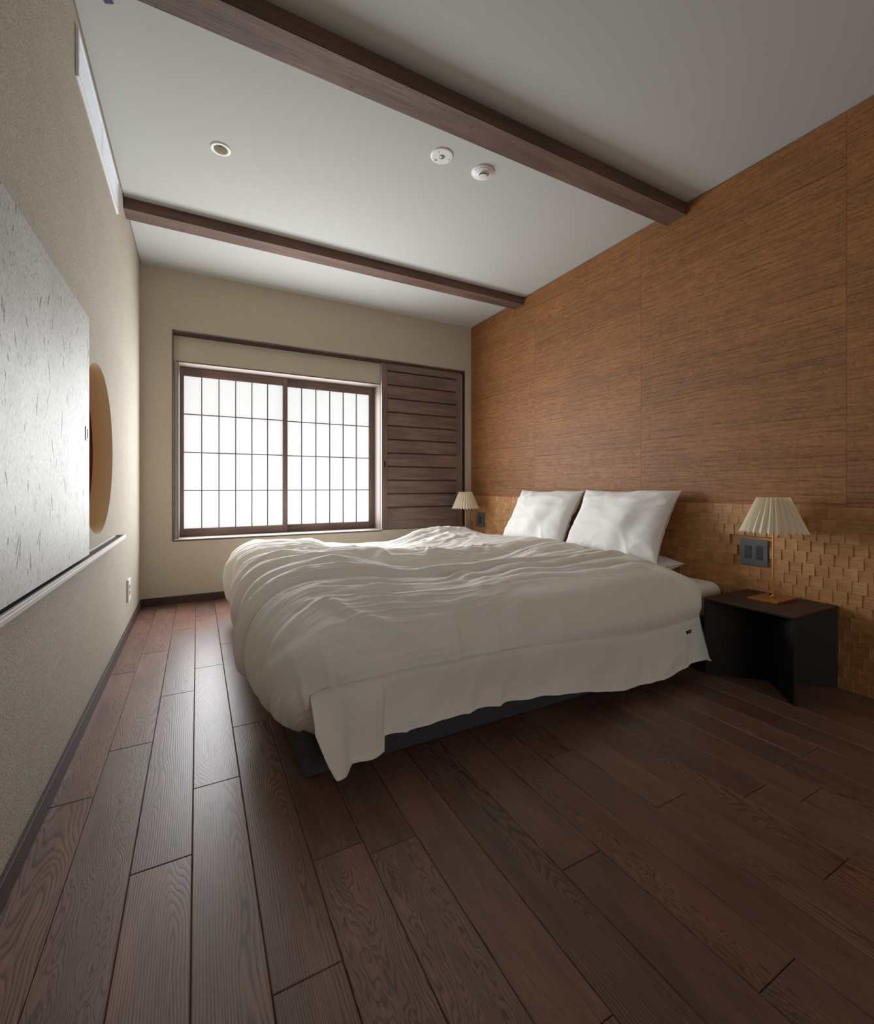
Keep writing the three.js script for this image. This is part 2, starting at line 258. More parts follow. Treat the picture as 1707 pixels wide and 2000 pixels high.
// right wall: slab, rough-sawn veneer panels above, small hewn wooden tiles below
const wallRight = structure('wall_right'), HB = 0.79;
put('wall_slab', box(W + 0.012, W + 0.2, -0.2, H + 0.15, -0.1, ZF + 0.1, 0), M.backing, wallRight);
put('rear_panel', box(W - 0.004, W + 0.012, 0, HB - 0.02, 4.3, ZF, 0, 'z'), M.veneer, wallRight);
const SEAMS = [0, 0.987, 2.007, 3.028, 4.05, ZF];
for (let k = 0; k < 5; k++) put('veneer_panel', box(W, W + 0.012, HB - 0.02, H - 0.006, SEAMS[k] + 0.0003, SEAMS[k + 1] - 0.0003, 0.0007, 'y', k * 0.43, k * 0.61), M.veneer, wallRight);
const TW = 0.0505, TH = 0.0525, tileGeo = [], tileMat = [[236, 180, 120], [230, 173, 113], [241, 187, 127], [224, 167, 108]].map(c => std({ color: tint(...c), map: scaled(tileWood, 0.12, 0.4), roughness: 0.55 }));
for (let k = 0; k < 12; k++) {                                            // a tile: shallow hollow of one adze stroke, slightly tilted; lies in the zy plane, faces -x
  const flat = k < 5, tz = flat ? rr(-0.0002, 0.0010) : rr(0.0008, 0.0042), ty = flat ? rr(0.0003, 0.0032) : rr(-0.0018, 0.0022), dp = flat ? rr(0.0004, 0.001) : rr(0.0008, 0.0022), n = 5, ou = rr(0, 1), ov = rr(0, 1);
  const f = (a, b) => 0.008 + tz * (a - 0.5) + ty * (0.5 - b) - dp * (1 - Math.pow(2 * a - 1, 2)) * 0.7 - 0.0005 * (1 - Math.pow(2 * b - 1, 2));
  const front = grid(n, 2, (a, b) => [-f(a, b), (b - 0.5) * TH, (a - 0.5) * TW], (a, b) => [b * TH + ou, a * TW + ov]);
  const rim = []; const loop = []; for (let i = 0; i <= n; i++) loop.push([i / n, 0]); for (let i = 1; i <= 2; i++) loop.push([1, i / 2]); for (let i = n - 1; i >= 0; i--) loop.push([i / n, 1]); loop.push([0, 0.5], [0, 0]);
  for (let i = 0; i < loop.length - 1; i++) { const [a, b] = loop[i], [c, d] = loop[i + 1], A = [-f(a, b), (b - 0.5) * TH, (a - 0.5) * TW], B = [-f(c, d), (d - 0.5) * TH, (c - 0.5) * TW]; rim.push(...A, ...B, 0.001, B[1], B[2], ...A, 0.001, B[1], B[2], 0.001, A[1], A[2]); }
  const rg = new THREE.BufferGeometry(); rg.setAttribute('position', new THREE.Float32BufferAttribute(rim, 3)); rg.computeVertexNormals(); rg.setAttribute('uv', new THREE.Float32BufferAttribute(new Float32Array(rim.length / 3 * 2).fill(0.1), 2));
  // make the sheet face -x
  const idx = front.index.array; const t = front.toNonIndexed(); t.computeVertexNormals();
  if (t.attributes.normal.getX(0) > 0) { const p = t.attributes.position; for (let i = 0; i < p.count; i += 3) { for (const at of [p, t.attributes.uv]) { const s = at.itemSize, q = at.array; for (let c = 0; c < s; c++) { const z = q[(i + 1) * s + c]; q[(i + 1) * s + c] = q[(i + 2) * s + c]; q[(i + 2) * s + c] = z; } } } t.computeVertexNormals(); }
  tileGeo.push(merge([t, rg]));
}
{
  const list = [], rows = Math.round(HB / TH), th = HB / rows;
  let off = 0;
  for (let r = 0; r < rows; r++) {
    off = (off + TW * rr(0.28, 0.45)) % TW;
    for (let z = off - TW; z < 4.3; z += TW) {
      const zc = z + TW / 2, y = (r + 0.5) * th; if (zc < TW / 2) continue;
      if (zc > 2.565 && zc < 2.745 && y > 0.475 && y < 0.635) continue;                      // recess of the switch plate
      if (zc > 0.09 && zc < 0.28 && y > 0.475 && y < 0.635) continue;
      list.push({ zc, y, see: (y > 0.38 || zc > 2.6) && zc < 3.2 ? zc : -1, s: th / TH });
    }
  }
  list.sort((a, b) => b.see - a.see);
  const rest = tileMat.map(() => []);
  list.forEach((t, i) => {
    const gi = (t.zc < 2.42 && rnd() < 0.85) || t.y > HB - 0.11 ? Math.floor(rnd() * 5) : 5 + Math.floor(rnd() * 7), mi = Math.floor(rnd() * 4);
    if (i < 300) { const m = put('wood_tile', tileGeo[gi], tileMat[mi], wallRight); m.position.set(W, t.y, t.zc); m.scale.y = t.s; }
    else { const g = tileGeo[gi].clone(); g.scale(1, t.s, 1); g.translate(W, t.y, t.zc); rest[mi].push(g); }
  });
  rest.forEach((gs, mi) => { const m = put('far_wood_tiles', merge(gs), tileMat[mi], wallRight); m.userData.kind = 'stuff'; });
  // plain frames round the two switch recesses
  for (const [z0, z1] of [[2.565, 2.745], [0.09, 0.28]]) put('recess_board', merge([box(W + 0.002, W + 0.012, 0.45, 0.66, z0 - 0.05, z1 + 0.05, 0.0005, 'z'), box(W - 0.005, W + 0.003, 0.63, 0.646, z0 - 0.025, z1 + 0.025, 0.001, 'z'), box(W - 0.005, W + 0.003, 0.462, 0.478, z0 - 0.025, z1 + 0.025, 0.001, 'z')]), tileMat[1], wallRight);
}
// baseboards
const bbB = put('baseboard_back', box(0.012, W - 0.006, 0, 0.058, 0, 0.011, 0.0015, 'x'), M.trim); bbB.userData.kind = 'structure';
const bbL = put('baseboard_left', box(0, 0.011, 0, 0.058, 0, ZF, 0.0015, 'z'), M.trim); bbL.userData.kind = 'structure';

const darkStrip = put('trim_2', box(0, 0.004, H - 0.006, H, 0, ZF, 0, 'z'), std({ color: tint(132, 122, 106), roughness: 0.9 })); darkStrip.userData.kind = 'structure';  // thin brownish strip along the top of the left wall

// ---------------------------------------------------------------- window frame, track, sill
const win = structure('window_1');
put('window_sill', box(SX0 - 0.03, SX1 + 0.003, OY0 - 0.004, OY0 + 0.004, -0.23, 0.003, 0.001, 'x'), M.sill, win);
put('sill_edge', box(OX0, SX1, OY0 - 0.010, OY0 - 0.003, -0.01, 0.004, 0.001, 'x'), M.trim, win);
for (const z of [-0.0065, -0.0235, -0.0395]) put('track_rail', box(OX0 + 0.002, OX1 - 0.002, OY1 - 0.026, OY1 - 0.001, z - 0.003, z + 0.003, 0.001, 'x'), M.trim, win);
put('track_board', box(OX0, OX1, OY1 - 0.006, OY1 + 0.004, -0.045, 0.003, 0.001, 'x'), M.wood, win);
put('side_trim', box(OX0 - 0.005, OX0 + 0.002, OY0 - 0.008, OY1 + 0.004, -0.03, 0.004, 0.001), M.trim, win);
put('side_trim', box(OX1 - 0.006, OX1 + 0.003, OY0 - 0.002, OY1 + 0.004, -0.03, 0.004, 0.001), M.trim, win);
put('jamb', box(OX0 + 0.004, OX0 + 0.016, OY0 + 0.004, SY1, -0.046, -0.034, 0.001), M.sill, win);
put('jamb', box(SX0 - 0.006, SX0 + 0.001, OY0 + 0.004, SY1 - 0.004, -0.2, -0.04, 0.001), M.jamb, win);
put('jamb', box(SX1 - 0.001, SX1 + 0.012, OY0 + 0.004, SY1 + 0.012, -0.23, -0.04, 0.001), M.jamb, win);
put('head_jamb', box(SX0, SX1, SY1 - 0.003, SY1 + 0.004, -0.23, -0.040, 0.001, 'x'), M.jamb, win);
put('head_edge', box(SX0 - 0.02, SX1 + 0.012, SY1 + 0.001, SY1 + 0.006, -0.046, -0.041, 0.001, 'x'), M.trim, win);
put('shutter_stop', box(SX1 + 0.004, SX1 + 0.011, OY0 + 0.004, OY1 - 0.026, -0.045, -0.004, 0.001), M.sill, win);
const unseenEave = structure('trim_1');  // roof overhang outside, out of view, placed to dim the upper paper panes
put('unseen_eave_boards', merge([box(-2, 6, 2.12, 2.2, -1.5, -0.28, 0)]), M.unseenEave, unseenEave);

// two shoji screens
function shoji(x0, x1, z, wl, wr, label) {
  const t = thing('shoji_screen', label, 'sliding screen', [x0, OY0 + 0.004, z], 0, 'shoji screens of the window');
  const w = x1 - x0, h = SY1 - 0.004 - (OY0 + 0.004), top = 0.066, bot = 0.063, d = 0.028;
  put('stile', box(0, wl, 0, h, -d, 0, 0.0015), M.wood, t); put('stile', box(w - wr, w, 0, h, -d, 0, 0.0015), M.wood, t);
  put('top_rail', box(wl, w - wr, h - top, h, -d, -0.001, 0.0015, 'x'), M.wood, t); put('bottom_rail', box(wl, w - wr, 0, bot, -d, -0.001, 0.0015, 'x'), M.wood, t);
  const cw = (w - wl - wr) / 6, rh = (h - top - bot) / 4, b = 0.0035, pane = new THREE.PlaneGeometry(cw - 0.001, rh - 0.001);
  for (let i = 1; i < 6; i++) put('upright_bar', box(wl + i * cw - b, wl + i * cw + b, bot, h - top, -0.016, -0.004, 0.0006), M.wood, t);
  for (let i = 1; i < 4; i++) put('cross_bar', box(wl, w - wr, bot + i * rh - b, bot + i * rh + b, -0.0155, -0.005, 0.0006, 'x'), M.wood, t);
  for (let j = 0; j < 4; j++) for (let i = 0; i < 6; i++) put('paper_pane', pane, M.paper, t).position.set(wl + (i + 0.5) * cw, bot + (j + 0.5) * rh, -0.0175);
  return t;
}
shoji(SX0 + 0.002, 1.066, -0.18, 0.029, 0.039, 'left paper shoji screen with slim brown lattice, in front at the middle of the window');
shoji(1.03, SX1 - 0.001, -0.21, 0.036, 0.043, 'right paper shoji screen, its left edge behind the other screen, next to the louvred shutter');

// board shutter parked on the right of the window
{
  const t = thing('sliding_shutter', 'dark brown sliding shutter of lapped horizontal boards parked right of the paper window', 'shutter', [1.886, 0.492, -0.0395]);
  const w = 0.846, h = 1.542, d = 0.033, st = 0.047;
  put('stile', box(0, st, 0, h, 0, d, 0.002), M.wood, t); put('stile', box(w - 0.046, w, 0, h, 0, d, 0.002, 'y', 0.05), M.wood, t);
  put('top_rail', box(st, w - 0.046, h - 0.062, h, 0.003, d - 0.003, 0.002, 'x'), M.wood, t); put('bottom_rail', box(st, w - 0.046, 0, 0.072, 0.003, d - 0.003, 0.002, 'x', 0.08), M.wood, t);
  put('backing_board', box(st, w - 0.046, 0.07, h - 0.06, 0.001, 0.0045, 0, 'x'), M.trim, t);
  const n = 11, y0 = 0.072, y1 = h - 0.062, bh = (y1 - y0) / n;
  for (let i = 0; i < n; i++) {                                             // board with a sloped upper edge and an open joint above it
    const s = new THREE.Shape(); s.moveTo(0.004, 0); s.lineTo(0.0235, 0); s.lineTo(0.0245, 0.001); s.lineTo(0.0235, bh - 0.017); s.lineTo(0.0125, bh - 0.0055); s.lineTo(0.004, bh - 0.0055); s.closePath();
    const g = new THREE.ExtrudeGeometry(s, { depth: w - st - 0.046, bevelEnabled: false }); g.rotateY(-Math.PI / 2);  // shape x -> z, extrude -> -x
    g.translate(w - 0.046, y0 + i * bh, 0); g.scale(1, 1, 1); put('lapped_board', metric(g, 'x', i * 0.31, i * 0.17), M.wood, t);
  }
  const pull = put('finger_pull', merge([box(0.014, 0.028, 0.568, 0.622, d - 0.004, d + 0.0012, 0.001), box(0.0175, 0.0245, 0.575, 0.615, d, d + 0.002, 0.0005)]), M.plasticDark, t); pull.userData.label = 'small dark finger pull';
}

// ---------------------------------------------------------------- sliding panel, ledge and niche on the left wall
{
  const t = thing('sliding_door', 'large silver grey paper sliding door flecked with bark, on the left wall ledge', 'sliding door', [0.013, 0.642, 1.997]);
  put('door_board', box(0, 0.0285, 0.006, 0.813, 0, 1.15, 0.0012), M.foil, t);
  const g = put('finger_pull', merge([box(0.0285, 0.0310, 0.392, 0.399, 0.018, 0.062, 0.0008), box(0.0285, 0.0310, 0.431, 0.438, 0.018, 0.062, 0.0008), box(0.0285, 0.0310, 0.399, 0.431, 0.018, 0.031, 0.0008), box(0.0285, 0.0310, 0.399, 0.431, 0.049, 0.062, 0.0008)]), M.metalWhite, t); g.userData.label = 'white metal finger pull';
  put('pull_recess', box(0.0283, 0.0289, 0.398, 0.432, 0.03, 0.05, 0), M.plasticDark, g);
  const l = thing('ledge_rail', 'narrow pale grooved ledge on the left wall carrying the silver sliding door', 'ledge', [0, 0.621, 1.165]);
  put('ledge_bar', merge([box(0, 0.0495, 0, 0.012, 0, 3.4, 0.0012, 'z'), box(0, 0.012, 0.012, 0.020, 0, 3.4, 0.0008, 'z'), box(0.0425, 0.0495, 0.012, 0.020, 0, 3.4, 0.0008, 'z'), box(0.012, 0.0425, 0.012, 0.020, 0, 0.03, 0.0008, 'z')]), M.ledge, l);
  put('groove', box(0.012, 0.0425, 0.0115, 0.0135, 0.03, 3.4, 0, 'z'), M.trim, l);
}
{ // small wall outlet low on the left wall
  const t = thing('wall_outlet', 'small white outlet plate low on the left wall near the corner', 'outlet', [0, 0.2, 0.63]);
  put('cover_plate', box(0, 0.011, 0.0, 0.13, 0.0, 0.09, 0.003), M.plastic, t);
  for (const y of [0.048, 0.082]) put('socket', box(0.0105, 0.0118, y - 0.012, y + 0.012, 0.03, 0.06, 0.0008), M.greyDark, t);
}
{ // air grille high on the left wall
  const t = thing('air_grille', 'long white aluminium air grille high on the left wall below the ceiling', 'air vent', [0, 2.285, 1.09]), L = 0.885, Hh = 0.168, f = 0.016;
  put('frame_bar', box(0, 0.009, 0, f, 0, L, 0.001, 'z'), M.alu, t); put('frame_bar', box(0, 0.009, Hh - f, Hh, 0, L, 0.001, 'z'), M.alu, t);
  put('frame_bar', box(0, 0.009, f, Hh - f, 0, f, 0.001), M.alu, t); put('frame_bar', box(0, 0.009, f, Hh - f, L - f, L, 0.001), M.alu, t);
  put('duct_back', box(0.0003, 0.0011, f, Hh - f, f, L - f, 0), M.alu, t);
  for (const z of [0.05, 0.435]) put('duct_slot', box(0.0008, 0.0016, f + 0.004, Hh - f - 0.004, z - 0.016, z + 0.016, 0), M.plasticDark, t);
  const blade = box(0.001, 0.0085, -0.0008, 0.0008, f, L - f, 0.0004, 'z'); blade.rotateZ(-0.25);
  for (let i = 0; i < 11; i++) put('slat', blade, M.alu, t).position.y = f + (Hh - 2 * f) * (i + 0.5) / 11;
}
// ---------------------------------------------------------------- ceiling: beams and fittings
function beam(z0, z1, drop, label) {
  const t = thing('ceiling_beam', label, 'beam', [0, H - drop, (z0 + z1) / 2]);
  const hw = (z1 - z0) / 2; put('timber', box(0, W, 0, drop, -hw, hw, 0.003, 'x', z0, z0), M.beam, t);
  return [t, hw];
}
const [b1, hw1] = beam(2.1797, 2.3079, 0.0695, 'near dark timber ceiling beam, the one right beside the smoke detector');
const [b2] = beam(0.726, 0.8493, 0.065, 'far dark timber ceiling beam, the one between downlight and paper window');
{
  const knot = new THREE.SphereGeometry(1, 16, 8);
  const km = std({ color: tint(84, 63, 54), roughness: 0.8 });
  for (const [x, z, s] of [[1.42, 0.01, 0.012], [1.98, 0.0, 0.010], [2.43, -0.02, 0.011], [0.9, -0.045, 0.009]]) { const k = put('knot', knot, km, b1); k.position.set(x, 0.0015, z); k.scale.set(s * 1.1, 0.0021, s * 0.7); }
  for (const [x, z, s] of [[0.28, -0.03, 0.010], [1.05, 0.01, 0.012], [1.5, -0.01, 0.011]]) { const k = put('knot', knot, km, b2); k.position.set(x, 0.0015, z); k.scale.set(s * 1.1, 0.0021, s * 0.7); }
}
{ // downlight
  const t = thing('recessed_downlight', 'white rimmed recessed downlight in the ceiling between the two beams, switched off', 'downlight', [0.467, H, 1.5015]);
  put('rim', lathe([[0.030, 0.0], [0.031, -0.004], [0.036, -0.0055], [0.042, -0.005], [0.0455, -0.003], [0.0462, 0]]), M.plastic, t);
  const refl = std({ color: tint(222, 214, 194), roughness: 0.4, metalness: 0.1, side: THREE.DoubleSide });
  put('reflector', lathe([[0.0305, -0.0035], [0.029, 0.02], [0.024, 0.036], [0.0, 0.037]]), refl, t);
  put('bulb', lathe([[0, 0.022], [0.008, 0.024], [0.010, 0.029], [0.009, 0.037]]).translate(0, 0, -0.010), M.greyDark, t);
}
{ // emergency light
  const t = thing('emergency_light', 'flat round white emergency light with a small lens at its centre', 'emergency light', [1.432, H, 1.966]);
  put('disc', lathe([[0.0, -0.0065], [0.012, -0.0065], [0.048, -0.006], [0.053, -0.0045], [0.0565, -0.0015], [0.057, 0]], 64), M.plastic, t);
  put('lens', lathe([[0, -0.0105], [0.006, -0.0102], [0.010, -0.0085], [0.0125, -0.0060]]), std({ color: tint(200, 190, 150), roughness: 0.12, metalness: 0.6 }), t);
  const lr = put('lens_ring', new THREE.TorusGeometry(0.0128, 0.0014, 8, 40), M.grey, t); lr.rotation.x = Math.PI / 2; lr.position.y = -0.0066;
  const dot = new THREE.CylinderGeometry(0.0017, 0.0017, 0.0012, 12);
  for (let i = 0; i < 7; i++) { const a = i / 6 * 6.283; const d = put('sound_hole', dot, M.plasticDark, t); d.position.set(-0.017 + (i < 6 ? 0.0065 * Math.cos(a) : 0), -0.0065, -0.033 + (i < 6 ? 0.0065 * Math.sin(a) : 0)); }
  for (const [x, z] of [[0.041, 0.001], [-0.028, 0.022]]) { const d = put('indicator', dot, M.grey, t); d.position.set(x, -0.0066, z); d.scale.set(1.6, 1, 1.6); }
}
{ // smoke detector
  const t = thing('smoke_detector', 'domed white smoke detector with dark slots, beside the nearer beam', 'smoke detector', [1.675, H, 1.965]); t.scale.y = 0.66;
  put('base_ring', lathe([[0.050, -0.012], [0.0545, -0.0105], [0.058, -0.006], [0.0605, -0.001], [0.0605, 0]], 64), M.plastic, t);
  put('housing', lathe([[0.024, -0.030], [0.030, -0.0235], [0.041, -0.0195], [0.046, -0.017], [0.049, -0.013], [0.051, -0.011]], 64), M.plastic, t);
  put('chamber', lathe([[0.0225, -0.040], [0.0225, -0.027]]), M.plasticDark, t);
  put('cap', lathe([[0, -0.0435], [0.016, -0.043], [0.0235, -0.0405], [0.0245, -0.0388], [0.0225, -0.0385]]), M.plastic, t);
  const rib = box(0.0222, 0.0248, -0.0395, -0.0275, -0.0011, 0.0011, 0.0004);
  for (let i = 0; i < 20; i++) put('rib', rib, M.plastic, t).rotation.y = i / 20 * Math.PI * 2;
  const d = put('indicator', new THREE.SphereGeometry(0.0022, 10, 8), M.greyDark, t); d.position.set(-0.048, -0.0135, 0.006);
}
{ // small blue tag on the ceiling at the upper left
  const s = new THREE.Shape(); s.moveTo(0.018, 0); s.lineTo(0, 0.018); s.lineTo(-0.018, 0); s.lineTo(0, -0.018); s.closePath();
  const g = new THREE.ExtrudeGeometry(s, { depth: 0.003, bevelEnabled: true, bevelSize: 0.001, bevelThickness: 0.001, bevelSegments: 2 }); g.rotateX(Math.PI / 2);
  const m = put('ceiling_tag', g, M.blue); m.position.set(0.100, H - 0.001, 2.064); m.rotation.y = 0.35; m.userData = { label: 'small dark blue tag on the ceiling at the upper left, near the left wall', category: 'tag' };
}

// ---------------------------------------------------------------- bed
const BX0 = 0.646, BX1 = 2.838, BZ0 = 0.56, BZ1 = 2.535, MT = 0.376;
{
  const t = thing('bed', 'wide low bed with charcoal fabric base and white sheeted mattress against the panelled wall', 'bed', [(BX0 + BX1) / 2, 0, (BZ0 + BZ1) / 2]);
  const hx = (BX1 - BX0) / 2, hz = (BZ1 - BZ0) / 2;
  put('bed_base', box(-hx, hx, 0.0, 0.175, -hz, hz, 0.012), M.base, t);
  put('mattress', box(-hx + 0.01, hx, 0.176, MT, -hz + 0.005, hz - 0.002, 0.062), M.sheet, t);
}
// duvet: a surface of two profiles, puffed and wrinkled
const DY = 0.478, DD = 0.40;
const path = pts => { const c = new THREE.CatmullRomCurve3(pts.map(p => new THREE.Vector3(p[0], p[1], 0)), false, 'centripetal'); c.arcLengthDivisions = 800; return c; };
// outward offset and drop of the four sides, from the flat middle to the tucked lower edge
const SIDES = { foot: [[0, 0], [0.12, 0.003], [0.22, 0.035], [0.285, 0.10], [0.312, 0.19], [0.308, 0.28], [0.275, 0.355], [0.20, 0.393], [0.12, 0.39]], head: [[0, 0], [0.14, 0.010], [0.215, 0.045], [0.245, 0.09], [0.22, 0.125]],
  nearFull: [[0, 0], [0.15, 0.010], [0.28, 0.05], [0.355, 0.11], [0.388, 0.18], [0.390, 0.26], [0.372, 0.33], [0.32, 0.385], [0.22, 0.398]],
  near: [[0, 0], [0.15, 0.010], [0.28, 0.045], [0.36, 0.10], [0.396, 0.155], [0.385, 0.205], [0.355, 0.25], [0.34, 0.33], [0.29, 0.38], [0.22, 0.393]], far: [[0, 0], [0.14, 0.012], [0.23, 0.06], [0.275, 0.15], [0.28, 0.26], [0.24, 0.36], [0.15, 0.385]] };
const CX0 = 0.868, CX1 = 2.335, CZ0 = 0.75, CZ1 = 2.25, SP = {}; for (const k in SIDES) { SP[k] = path(SIDES[k]); SP[k].len = SP[k].getLength(); }
const LX = SP.foot.len + CX1 - CX0 + SP.head.len, LZ = SP.far.len + CZ1 - CZ0 + SP.near.len;
const sNoise = (x, y, o = 3) => fbm(x + 50, y + 50, o) * 2 - 1;
const ridge = v => Math.exp(-v * v);
function duvetRelief(a, b) {                                              // a: arc length from the foot, b: from the far edge
  const A0 = SP.foot.len, near = smooth(2.06, 2.36, b), far = 1 - near, foot = 1 - smooth(A0 - 0.05, A0 + 0.65, a);
  const wob = 0.13 * sNoise(a * 1.25, b * 0.8 + 4, 2) + 0.05 * sNoise(a * 3.1, b * 1.5 + 14, 2), bb = b + wob;
  // puffed tubes of filling running from foot to head, with sharp valleys that come and go
  const lam = 0.20, tube = Math.pow(Math.abs(Math.sin(Math.PI * bb / lam)), 0.75), on = smooth(0.30, 0.62, fbm(a * 1.5 + 40, Math.floor(bb / lam) * 3.7 + 1, 2)) * (0.80 + 0.20 * foot) + 0.35 * foot;
  let h = (0.052 * tube * Math.min(1.1, on) - 0.020) * far;
  const t2 = Math.pow(Math.abs(Math.sin(Math.PI * (bb + 0.03 * sNoise(a * 3 + 70, b * 2, 2)) / 0.105)), 0.7); h += 0.017 * (t2 - 0.6) * far * smooth(0.42, 0.66, fbm(a * 1.7 + 90, b * 1.9 + 12, 2));
  h += 0.030 * ridge((b - 2.06 - 0.05 * sNoise(a * 1.1, 3)) / 0.15) - 0.024 * ridge((b - 1.80 - 0.07 * sNoise(a * 1.5, 8)) / 0.055) * smooth(0.7, 1.1, a) * (1 - smooth(2.1, 2.5, a));
  h += 0.026 * sNoise(a * 1.7, b * 2.6, 2) * (0.4 + 0.6 * far);
  const wr = sNoise(a * 1.1 + 9, bb * 5.6, 2); h += 0.012 * (1 - Math.abs(wr) * 2.2) * foot * (0.45 + 0.55 * far);
  // sharp wrinkles, long along the bed
  const w1 = 1 - Math.abs(sNoise(a * 1.7 + 0.8 * sNoise(a * 2, b * 2, 2), bb * 8.5 + 1.2 * sNoise(a * 1.8 + 3, b * 1.5, 2), 2)) * 2.6;
  const w2 = 1 - Math.abs(sNoise(a * 3.2 + 30, bb * 19 + 2.0 * sNoise(a * 2.2, b * 2.2 + 9, 2), 2)) * 2.8;
  const w3 = 1 - Math.abs(sNoise(a * 6.5 + 0.9 * sNoise(a * 3, b * 3, 2) + bb * 4, bb * 9 - a * 3 + 60, 2)) * 2.8;
  const m = smooth(0.35, 0.72, fbm(a * 1.9 + 20, b * 2.1, 3)), k = 0.14 + 0.86 * far;
  h += 0.017 * Math.max(w1, -0.4) * (0.2 + 0.9 * m) * k + 0.0085 * Math.max(w2, -0.3) * (0.2 + 0.9 * m) * (0.10 + 0.90 * far) + 0.0100 * Math.max(w3, -0.2) * m * (1 - foot) * k;
  h += 0.0055 * Math.max(0, 1 - Math.abs(sNoise(a * 3.4, bb * 27, 2)) * 2.8) * (foot + 0.2) * (0.3 + 0.7 * m);
  // fine gathers of the cotton, a centimetre apart
  h += 0.0032 * Math.max(0, 1 - Math.abs(sNoise(a * 2.4 + 0.5 * sNoise(a * 5, b * 4, 1), (b + 0.6 * wob) * 62, 2)) * 2.7) * smooth(0.33, 0.6, fbm(a * 2.6 + 120, b * 3.1, 2)) * (0.55 + 0.45 * foot) * (0.12 + 0.88 * far);
  // crumpled far corner beside the pillows
  const cf = ridge((a - LX + 0.55) / 0.35) * ridge((b - SP.far.len - 0.10) / 0.28); h += 0.035 * cf * (0.6 + Math.max(-0.5, 1 - 2.4 * Math.abs(sNoise(a * 5 + 3 * b, b * 9 - 3 * a, 3))) * 0.55);
  // short creases running down the near side from the seam
  const cr = 1 - Math.abs(sNoise(a * 6.5 + 1.6 * b, b * 2.0 + 80, 2)) * 2.8; h += 0.017 * Math.max(cr, -0.15) * smooth(2.36, 2.62, b) * (0.25 + 0.75 * m);
  const c2 = 1 - Math.abs(sNoise(a * 3.6 - b * 2.6, b * 1.3 + 33, 2)) * 2.6; h += 0.012 * Math.max(c2, -0.3) * smooth(2.08, 2.3, b) * (1 - smooth(2.6, 2.75, b)) * smooth(0.35, 0.65, fbm(a * 1.4 + 5, b + 66, 2));
  return h;
}
function duvetPoint(u, v) {
  const ax = u * LX, bz = v * LZ; let sx = null, sz = null, a = 0, b = 0, x = CX0 + ax - SP.foot.len, z = CZ0 + bz - SP.far.len;
  if (ax < SP.foot.len) { sx = SP.foot; a = 1 - ax / sx.len; } else if (ax > LX - SP.head.len) { sx = SP.head; a = 1 - (LX - ax) / sx.len; }
  if (bz < SP.far.len) { sz = SP.far; b = 1 - bz / sz.len; } else if (bz > LZ - SP.near.len) { sz = SP.near; b = 1 - (LZ - bz) / sz.len; }
  const px = sx === SP.foot ? -1 : 1, pz = sz === SP.far ? -1 : 1, cx = px < 0 ? CX0 : CX1, cz = pz < 0 ? CZ0 : CZ1; let drop = 0;
  if (sx && !sz) { const p = sx.getPointAt(clamp(a)); x = cx + px * p.x; drop = p.y; }
  else if (sz && !sx) { const p = sz.getPointAt(clamp(b)); z = cz + pz * p.x; drop = p.y; }
  else if (sx && sz) {
    const r = Math.min(1, Math.pow(Math.pow(a, 6) + Math.pow(b, 6), 1 / 6)), th = b < a ? Math.PI / 4 * (b / a) : Math.PI / 2 - Math.PI / 4 * (a / b || 0), p = sx.getPointAt(r), q = sz.getPointAt(r), e = px < 0 ? 0.78 : 0.42;
    if (sz === SP.near && px < 0) q.x = mix(SP.nearFull.getPointAt(r).x, q.x, smooth(0.80, 1, th / (Math.PI / 2)));
    x = cx + px * p.x * Math.pow(Math.cos(th), e); z = cz + pz * q.x * Math.pow(Math.sin(th), e); const w = smooth(0, 1, th / (Math.PI / 2)); drop = mix(p.y, q.y, w);
  }
  return [x, DY + 0.03 * smooth(1.6, 2.3, x) * (1 - smooth(1.9, 2.4, z)) - drop, z];
}
const DU = 400, DV = 800, base = []; 
for (let j = 0; j <= DV; j++) for (let i = 0; i <= DU; i++) base.push(duvetPoint(i / DU, j / DV));
const at = (i, j) => base[clamp(j, 0, DV) * (DU + 1) + clamp(i, 0, DU)];
const duvetGrid = [];
for (let j = 0; j <= DV; j++) for (let i = 0; i <= DU; i++) {
  const a = at(i + 2, j), b = at(i - 2, j), c = at(i, j + 4), d = at(i, j - 4), e1 = [a[0] - b[0], a[1] - b[1], a[2] - b[2]], e2 = [c[0] - d[0], c[1] - d[1], c[2] - d[2]];
  let n = [e2[1] * e1[2] - e2[2] * e1[1], e2[2] * e1[0] - e2[0] * e1[2], e2[0] * e1[1] - e2[1] * e1[0]]; const l = Math.hypot(...n) || 1; n = n.map(q => q / l);
  const p = at(i, j), edge = Math.min(1, Math.min(i, DU - i, j / 2, (DV - j) / 2) / 14), h = duvetRelief(i / DU * LX, j / DV * LZ, p[0], p[2]) * edge * (1 - smooth(0.70, 0.95, (DY - p[1]) / DD));
  duvetGrid.push([p[0] + n[0] * h, Math.max(0.03, p[1] + n[1] * h), p[2] + n[2] * h]);
}
const duvet = thing('duvet', 'puffy white wrinkled duvet spread over the bed, its plain border hanging down the near side', 'duvet', [1.5, 0.385, 1.55]);
